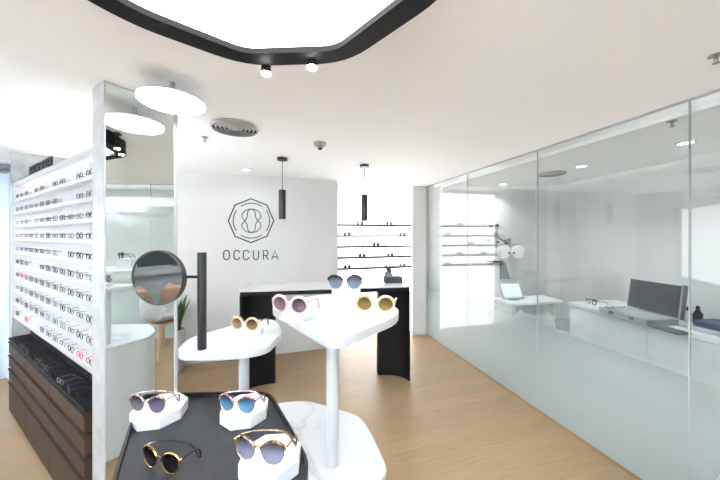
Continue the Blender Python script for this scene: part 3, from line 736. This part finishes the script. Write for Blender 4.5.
sunglasses('cream and pink sunglasses with brown lenses on the lower white table', (cE[0] - .005, cE[1] - .035, H - D2 + .023), R(-14), .93, M['cream'], M['tort'], M['lbrown'], 'round', .003, tl=.085)
sunglasses('pale pink round sunglasses with mauve lenses at the left of the larger white table', (cF[0] - .02, cF[1] - .030, H - D1 + .023), R(-20), 1.08, M['pink'], M['pink'], M['lrose'], 'round', .0029, tl=.085)
sunglasses('smoky grey sunglasses with clear grey lenses on top of the tall white block', (cG[0] - .001, cG[1] - .045, H - D1 + .077), R(-4), 1.0, M['clear'], M['bacet'], M['lgrey'], 'cat', .0026, M['bacet'], tl=.09)
c = P(375, 313, D1)
sunglasses('cream round sunglasses with gold mirror lenses at the right of the larger white table', (c[0], c[1] - .0, H - D1 + .002), R(-9), 1.12, M['cream'], M['cream'], M['lgold'], 'round', .0032, tl=.07)

# ------------------------------------------------------------------ reception desk
dz = H - .56
A = (-1.215, 2.90); Bq = (.56, 3.18); ad = Vector((Bq[0] - A[0], Bq[1] - A[1])).normalized(); bn = Vector((-ad.y, ad.x))
def DK(u, v): return (A[0] + ad.x * u + bn.x * v, A[1] + ad.y * u + bn.y * v)
Ld = (Vector(Bq) - Vector(A)).length; dp = .46
t = thing('reception_desk', 'black desk with curved end legs and a thin white marble top', 'desk', (0, 0, 0))
b = B(); prism(b, rnd([DK(0, 0), DK(Ld, 0), DK(Ld, dp), DK(0, dp)], .03, 4), dz - .014, dz); obj('desktop', b, M['marble'], t)
b = B(); prism(b, rnd([DK(.006, .004), DK(Ld - .006, .004), DK(Ld - .006, dp - .004), DK(.006, dp - .004)], .03, 4), dz - .055, dz - .014); obj('apron', b, M['blackm'], t)
def legp(u0, sgn):
    Ru, Rv, th = .32, .20, .025
    o1 = [(u0 + sgn * (Ru + Ru * math.cos(PI - PI / 2 * k / 12)), .006 + Rv * math.sin(PI - PI / 2 * k / 12)) for k in range(13)]
    i1 = [(u0 + sgn * (Ru + (Ru - th) * math.cos(PI - PI / 2 * k / 12)), .006 + (Rv - th) * math.sin(PI - PI / 2 * k / 12)) for k in range(13)][::-1]
    return [DK(*p) for p in [(u0, .26)] + o1[:1] + i1[::-1] + [(u0 + sgn * Ru, .26)]]
for u0, s_ in ((.008, 1), (Ld - .008, -1)):
    b = B(); prism(b, legp(u0, s_), 0, dz - .055); obj('leg', b, M['blackm'], t, smooth=True)
def on_desk(px, y): return P(px, y, .56)
c = on_desk(395, 284)
t = thing('dark_box', 'flat dark grey box with a white base on the right end of the desk', 'box', (c[0], c[1] + .07, dz), math.atan2(ad.y, ad.x))
b = B(); box(b, -.10, .10, -.07, .07, 0, .008); obj('base', b, M['white'], t)
b = B(); box(b, -.115, .085, -.065, .065, .008, .075); obj('body', b, M['dgrey'], t, bevel=.004)
c = on_desk(391, 281)
t = thing('potted_plant', 'small dark potted plant standing behind the box on the desk', 'plant', (c[0] - .02, c[1] + .12, dz))
b = B(); lathe(b, [(0, 0), (.035, 0), (.055, .05), (.045, .095), (.04, .095), (.04, .085), (0, .085)], 24); obj('pot', b, M['grey'], t, smooth=True)
b = B()
for k in range(12):
    a = k * 2.4; rr = .02 + .012 * (k % 3); h2 = .13 + .012 * (k % 5)
    tube(b, [(0, 0, .08), (rr * .5 * math.cos(a), rr * .5 * math.sin(a), h2 * .8), (rr * 2.1 * math.cos(a), rr * 2.1 * math.sin(a), h2 + .02)], [.003, .011, .003], 5)
obj('leaves', b, mat('dark_leaves', (48, 52, 48), .6), t, smooth=True)

# plant beside the mirror column
c = P(173, 362, H)
t = thing('snake_plant', 'tall green snake plant in a white pot behind the mirror column', 'plant', (-2.165, 3.385, 0))
b = B(); lathe(b, [(0, .0), (.085, 0), (.10, .02), (.11, .48), (.105, .50), (.095, .50), (.09, .46), (0, .46)], 32); obj('pot', b, M['pmarble'], t, smooth=True)
b = B(); cyl(b, .09, .45, .465, 24); obj('soil', b, M['soil'], t)
for k in range(13):
    a = k * 2.399; r0 = .02 + .04 * (k % 3) / 2; hgt = .34 + .08 * ((k * 7) % 5) / 2; lean = .06 + .025 * (k % 3)
    b = B(); cs, sn = math.cos(a), math.sin(a); nseg = 10; L_ = []; 
    for j in range(nseg + 1):
        s_ = j / nseg; rad = r0 + lean * s_ * s_; z = .465 + hgt * s_; wd = .026 * (1 - s_ ** 3) * (.6 + .8 * min(1, s_ * 2.5)); tw = a + s_ * .8
        ax = Vector((-math.sin(tw), math.cos(tw), 0)); nn = Vector((math.cos(tw), math.sin(tw), 0)); c_ = Vector((rad * cs, rad * sn, z))
        L_.append([b.verts.new(c_ + ax * wd), b.verts.new(c_ + nn * .006 * (1 - s_ * .9)), b.verts.new(c_ - ax * wd), b.verts.new(c_ - nn * .002)])
    for p, q in zip(L_, L_[1:]):
        for i in range(4): b.faces.new((p[i], p[(i + 1) % 4], q[(i + 1) % 4], q[i]))
    b.faces.new(L_[0]); b.faces.new(L_[-1]); obj('leaf', b, M['leaf'], t, smooth=True)

# ------------------------------------------------------------------ shell chairs, seen in the mirrors
def shell_chair(label, loc, rz, group, shellm, sc=1):
    t = thing('shell_chair', label, 'chair', loc, rz, group); t.scale = (sc, sc, sc)
    b = B(); n = 14; rows = []
    prof = [(-.22, .44), (-.20, .455), (-.1, .445), (0, .44), (.1, .445), (.16, .47), (.2, .54), (.225, .64), (.24, .74), (.25, .80)]
    for i, (y, z) in enumerate(prof):
        w_ = [.17, .2, .22, .225, .225, .22, .215, .21, .18, .12][i]; row = []
        for k in range(n + 1):
            s_ = -1 + 2 * k / n; up = .09 * abs(s_) ** 3 * min(1, i / 3)
            row.append(b.verts.new((w_ * s_, y - (up * 1.1 if i > 5 else 0), z + (up if i <= 6 else up * .3))))
        rows.append(row)
    for p, q in zip(rows, rows[1:]):
        for k in range(n): b.faces.new((p[k], p[k + 1], q[k + 1], q[k]))
    o = obj('seat_shell', b, shellm, t, smooth=True); s = o.modifiers.new('solid', 'SOLIDIFY'); s.thickness = .012
    b = B(); box(b, -.15, .15, -.13, .13, .395, .425); obj('seat_frame', b, M['wood'], t, bevel=.01)
    for sx in (-1, 1):
        for sy in (-1, 1):
            b = B(); tube(b, [(sx * .13, sy * .12, .41), (sx * .165, sy * .16, .30), (sx * .21, sy * .22, 0)], [.022, .02, .012], 10); obj('leg', b, M['wood'], t, smooth=True)
shell_chair('white shell chair with splayed wooden legs seen in the tall mirror', (1.53, .98, 0), 2.2, 'shell chairs', M['white'])
# corner behind the viewer, seen in the vanity mirror
vp = Vector((-2.96, -1.44)); an0 = math.atan2(-.722, -.692)
mB = Matrix.Translation((vp.x, vp.y, 0)) @ Matrix.Rotation(an0 - PI / 2, 4, 'Z')
t = thing('consulting_counter', 'long grey counter at the rear left of the shop, seen in the vanity mirror', 'counter', (vp.x, vp.y, 0), an0 - PI / 2)
b = B(); box(b, -1.0, 1.0, 0, .5, .91, .97); obj('counter_top', b, M['counter'], t)
b = B(); box(b, -.98, .98, .06, .46, 0, .91); obj('body', b, M['grey'], t)
t = thing('wide_screen', 'wide dark screen standing on the grey counter, seen in the vanity mirror', 'screen', tuple(mB @ Vector((-.25, .3, .97))), an0 - PI / 2)
b = B(); box(b, -.62, .50, 0, .03, .012, .29); obj('panel', b, M['slate'], t, bevel=.004)
b = B(); box(b, -.12, .12, -.06, .1, 0, .012); box(b, -.03, .03, .031, .05, .012, .12); obj('stand', b, M['black'], t)
for k, xx in enumerate((-.21, .32)):
    q = mB @ Vector((xx, -.40, 0))
    shell_chair('brown shell chair at the grey counter, %s of two, seen in the vanity mirror' % ('one' if k else 'other'), (q.x, q.y, 0), an0 - PI / 2 + PI, 'brown chairs at the counter', mat('brown_shell', (120, 88, 66), .6), 1.1)

# ------------------------------------------------------------------ exam room furniture
K0 = (2.18, 3.02); K1 = (2.72, .3)                 # cabinet front line
def kx(u, v):
    d = (Vector(K1) - Vector(K0)).normalized(); n_ = Vector((-d.y, d.x)); return (K0[0] + d.x * u + n_.x * v, K0[1] + d.y * u + n_.y * v)
LK = (Vector(K1) - Vector(K0)).length; kd_ = .58; KZ = .90; anK = math.atan2(K1[1] - K0[1], K1[0] - K0[0])
b = B(); prism(b, [kx(-.01, -.012), kx(LK, -.012), kx(LK, kd_), kx(-.01, kd_)], KZ - .03, KZ)
tag(obj('worktop', b, M['cab']), 'long pale grey worktop along the exam room wall', 'worktop')
nC = 4; wC = LK / nC
cabw = ['first pale grey base cabinet at the far end of the exam room worktop', 'second pale grey base cabinet under the open lens case', 'third pale grey base cabinet from the far end of the worktop', 'fourth pale grey base cabinet from the far end of the worktop']
for i in range(nC):
    t = thing('base_cabinet', cabw[i], 'cabinet', (*kx(i * wC, 0), 0), anK, 'exam room cabinets')
    b = B(); box(b, .002, wC - .002, .02, kd_ - .01, .06, KZ - .031); obj('body', b, M['cab'], t)
    b = B(); box(b, .004, wC - .004, 0, .018, .065, KZ - .04); obj('door', b, M['cab'], t, bevel=.002)
    b = B(); box(b, .002, wC - .002, .06, kd_ - .02, 0, .06); obj('plinth', b, M['grey'], t)
# trial lens case: open lid leaning back, tray of lenses in front
def onK(px, py): return P(px, py, H - KZ)
c0 = onK(599, 312); c1 = onK(647, 326.5)
fd = Vector((c1[0] - c0[0], c1[1] - c0[1])); anC = math.atan2(fd.y, fd.x); LC = fd.length
t = thing('trial_lens_case', 'open grey trial lens case with a dark upright lid on the exam room worktop', 'lens case', (c0[0], c0[1], KZ + .001), anC)
cd = .26
b = B()
box(b, 0, LC, 0, .01, 0, .045); box(b, 0, LC, cd - .01, cd, 0, .045); box(b, 0, .01, .01, cd - .01, 0, .045); box(b, LC - .01, LC, .01, cd - .01, 0, .045); box(b, .01, LC - .01, .01, cd - .01, 0, .008); obj('case_bottom', b, M['steel'], t)
b = B(); box(b, .011, LC - .011, .011, cd - .011, .009, .034); obj('foam_insert', b, M['foam'], t)
tiltm = Matrix.Translation((0, cd + .002, .045)) @ Matrix.Rotation(R(-8), 4, 'X')
b = B(); box(b, 0, LC, 0, .045, 0, .27, tiltm); lid = obj('lid', b, M['steel'], t, bevel=.004)
b = B(); box(b, .012, LC - .012, -.004, -.0005, .012, .258, tiltm); obj('lid_lining', b, M['foam'], lid)
b = B()
nl = 16
for row in range(4):
    for k in range(nl):
        xx = .03 + (LC - .06) * k / (nl - 1); yy = .04 + row * .058
        b2 = B(); lathe(b2, [(0, -.0015), (.017, -.0015), (.017, .0015), (0, .0015)], 12)
        mm = Matrix.Translation((xx, yy, .043)) @ Matrix.Rotation(R(70), 4, 'X')
        for v in b2.verts: v.co = mm @ v.co
        obj('trial_lens', b2, M['lensd'], t)
b.free()
for xx in (.12, LC - .12):
    b = B(); box(b, xx - .02, xx + .02, -.004, -.0005, .015, .04); obj('latch', b, M['black'], t)
b = B(); tube(b, [(LC / 2 - .05, -.001, .022), (LC / 2 - .05, -.02, .018), (LC / 2 + .05, -.02, .018), (LC / 2 + .05, -.001, .022)], .005, 6); obj('handle', b, M['white'], t, smooth=True)
# loose lens rail to the left of the case
c = onK(603, 306)
t = thing('trial_glasses', 'dark adjustable trial frame lying at the far left of the lens case', 'trial frame', (c[0] - .06, c[1] + .07, KZ + .001), anC)
b = B()
for sx in (-1, 1): tube(b, [(sx * .035 + .022 * math.cos(k * PI / 8), 0, .022 + .02 * math.sin(k * PI / 8)) for k in range(16)], .004, 6, closed=True)
tube(b, [(-.06, 0, .046), (.06, 0, .046)], .004, 6); obj('front_frame', b, M['black'], t)
for sx in (-1, 1):
    b = B(); tube(b, [(sx * .06, 0, .04), (sx * .06, .1, .03), (sx * .055, .13, .005)], .003, 6); obj('temple', b, M['black'], t)
c = onK(684, 333)
t = thing('lens_tray', 'dark flat tray of small tools to the right of the lens case', 'tray', (c[0] - .05, c[1] + .06, KZ + .001), anC)
b = B(); box(b, -.11, .11, -.06, .05, 0, .012); obj('tray_base', b, M['dgrey'], t, bevel=.003)
for k in range(6):
    b = B(); tube(b, [(-.09 + k * .03, -.04, .016), (-.085 + k * .03, .04, .016)], .004, 6); obj('tool', b, M['steel'], t)
def bottle(px, py, s, label, m_):
    c = onK(px, py); t = thing('bottle', label, 'bottle', (c[0], c[1], KZ + .001))
    b = B(); lathe(b, [(0, 0), (.022 * s, 0), (.024 * s, .01 * s), (.024 * s, .07 * s), (.012 * s, .09 * s), (0, .09 * s)], 20); obj('bottle_body', b, m_, t, smooth=True)
    b = B(); lathe(b, [(0, .09 * s), (.010 * s, .09 * s), (.011 * s, .115 * s), (.004 * s, .125 * s), (0, .125 * s)], 16); obj('cap', b, M['black'], t, smooth=True)
bottle(698, 324, 1.15, 'black bottle standing on the worktop right of the lens case', M['black'])
bottle(688, 322, 1.0, 'white bottle with black cap between the lens case and the black bottle', M['white'])
bottle(683, 320, 1.0, 'dark bottle standing directly against the lens case lid', M['dgrey'])
c = onK(735, 332)
t = thing('navy_box', 'flat navy blue box on the worktop at the right edge of the view', 'box', (c[0], c[1], KZ + .001), anK)
b = B(); box(b, -.17, .17, -.10, .12, 0, .03); obj('box_body', b, M['bluebox'], t, bevel=.003)
b = B(); box(b, -.175, .175, -.105, .125, .031, .042); obj('lid', b, M['bluebox'], t, bevel=.003)
c = onK(700, 331.5)
t = B(); box(t, -.12, .14, -.015, .05, 0, .004); tag(obj('paper_sheet', t, M['white'], loc=(c[0], c[1], KZ + .0005), rotz=anK), 'white paper lying in front of the bottles on the worktop', 'paper')

# exam desk, with tablet, instrument stand and seats
d0 = P(510, 304, .85); d1 = P(572, 301, .85); d2 = P(546, 294.7, .85); d3 = P(492.5, 297.5, .85)
t = thing('exam_desk', 'white exam desk behind the glass carrying a tablet', 'desk', (0, 0, 0))
b = B(); prism(b, rnd([d0, (d1[0] - .1, d1[1]), (d2[0] - .06, d2[1] - .02), d3], .03, 3), .725, .75); obj('desktop', b, M['wlight'], t)
mt, L, an = frame2(d0, (d1[0] - .1, d1[1]))
b = B(); box(b, .06, .09, .04, .34, 0, .725, mt); obj('side_panel', b, M['wlight'], t)
b = B(); box(b, L - .12, L - .09, .04, .30, 0, .725, mt); obj('side_panel', b, M['wlight'], t)
b = B(); box(b, .12, .45, .05, .32, .56, .72, mt); dr = obj('drawer_box', b, M['cab'], t)
b = B(); box(b, .125, .445, .04, .049, .57, .71, mt); obj('drawer_front', b, M['grey'], dr)
c = P(514, 300, .85)
t = thing('tablet', 'white tablet with a pale blue screen propped on the exam desk', 'tablet', (c[0], c[1], .752), .12)
tm = Matrix.Rotation(R(-28), 4, 'X')
b = B(); box(b, -.15, .15, -.006, .006, .012, .235, tm); obj('case', b, M['white'], t, bevel=.004)
b = B(); box(b, -.128, .128, -.0085, -.0065, .030, .215, tm); obj('screen', b, M['screen'], t)
b = B(); box(b, -.06, .06, -.02, .12, 0, .012); obj('stand', b, M['grey'], t)
# phoropter on its column
pc = at(495, 4.09)
t = thing('phoropter_stand', 'white instrument column with a dark shelf and an arm holding a phoropter, behind the glass', 'phoropter', (pc[0], pc[1], 0))
k = pc[1] / F
b = B(); box(b, -.10, .10, -.06, .12, 0, .05); obj('base', b, M['white'], t, bevel=.01)
b = B(); box(b, -.02, .06, -.02, .06, .05, 1.42); obj('column', b, M['cab'], t, bevel=.01)
b = B(); prism(b, [(.065, -.03), (.20, -.03), (.20, .05), (.065, .05)], 0.98, 1.22)
for v in b.verts:
    if v.co.z > 1.1 and v.co.x > .1: v.co.x -= .07
obj('power_unit', b, M['grey'], t)
b = B(); box(b, -.11, .075, -.08, .06, 1.222, 1.24); obj('instrument_shelf', b, M['black'], t)
b = B(); tube(b, [(.02, .02, 1.40), (.03, .02, 1.68), (.03, .02, 1.74)], .02, 12); tube(b, [(.03, .02, 1.58), (.12, 0, 1.52), (.20, -.02, 1.54)], .016, 10); tube(b, [(.20, -.02, 1.56), (.20, -.02, 1.44)], .012, 10)
tube(b, [(.03, .02, 1.58), (-.08, 0, 1.52), (-.12, 0, 1.54)], .013, 10); obj('arm', b, M['steel'], t, smooth=True)
for x_, z_ in ((.03, 1.74), (-.05, 1.73), (.03, 1.50), (.16, 1.49), (-.1, 1.53), (.20, 1.53)):
    b = B(); tube(b, [(x_, -.03, z_), (x_, .04, z_)], .016, 10); obj('joint_knob', b, M['black'], t, smooth=True)
for sx in (-1, 1):
    b = B(); lathe(b, [(0, -.02), (.085, -.02), (.095, -.01), (.095, .015), (.085, .025), (0, .025)], 32)
    mm = Matrix.Translation((.21 + sx * .10, -.02, 1.36)) @ Matrix.Rotation(PI / 2, 4, 'X')
    for v in b.verts: v.co = mm @ v.co
    hd = obj('lens_battery', b, M['wlight'], t, smooth=True)
    b = B(); tube(b, [(.21 + sx * .032, -.052, 1.35), (.21 + sx * .032, -.04, 1.35)], .014, 14); tube(b, [(.21 + sx * .17, -.05, 1.36), (.21 + sx * .17, -.04, 1.36)], .006, 8); obj('eyepiece', b, M['black'], hd, smooth=True)
b = B(); tube(b, [(.06, -.02, 1.465), (.36, -.02, 1.465)], .006, 8); obj('crossbar', b, M['steel'], t)
# swivel stool and white chair under the desk
c = P(560, 342, H); c = (2.02, 3.12)
t = thing('swivel_stool', 'dark grey padded swivel stool beside the exam room cabinets', 'stool', (2.47, 3.42, 0))
b = B(); lathe(b, [(0, .50), (.17, .50), (.185, .52), (.185, .55), (.17, .57), (0, .572)], 32); obj('seat', b, M['dgrey'], t, smooth=True)
b = B(); cyl(b, .025, .12, .50, 16); obj('column', b, M['steel'], t, smooth=True)
for k in range(5):
    a = k * 2 * PI / 5
    b = B(); tube(b, [(0, 0, .12), (.2 * math.cos(a), .2 * math.sin(a), .07)], [.018, .012], 8); lg = obj('foot', b, M['steel'], t, smooth=True)
    b = B(); tube(b, [(.2 * math.cos(a) - .012, .2 * math.sin(a), .028), (.2 * math.cos(a) + .012, .2 * math.sin(a), .028)], .028, 12); obj('caster', b, M['black'], lg, smooth=True)
shell_chair('white shell chair with wooden legs in front of the exam desk behind the glass', (1.82, 3.12, 0), 2.9, 'shell chairs', M['white'])

# put each thing's origin at its own base
ob = bpy.data.objects
relocal(ob['spectacle_display_wall'], (*DW(T0), 0), an_d)
relocal(ob['drawer_cabinet'], (*DW(T0), 0), an_d)
relocal(ob['mirror_column'], (*DW(0), 0), math.atan2(md.y, md.x))
relocal(ob['reception_desk'], (A[0], A[1], 0), math.atan2(ad.y, ad.x))
relocal(ob['worktop'], (*K0, 0), anK)
relocal(ob['wall_emblem'], (*mtW.translation.xy, 0), anW)
relocal(ob['shop_name_lettering'], (*mtW.translation.xy, 0), anW)
relocal(ob['exam_desk'], (*d0, 0), an)
relocal(ob['marble_plinth'], (-.3, 1.0, 0), 0)
for n_, c_ in (('display_table', leg1), ('display_table.001', leg2)): relocal(ob[n_], (*c_, pz), 0)
relocal(ob['display_tray_table'], (-.40, .74, pz), 0)
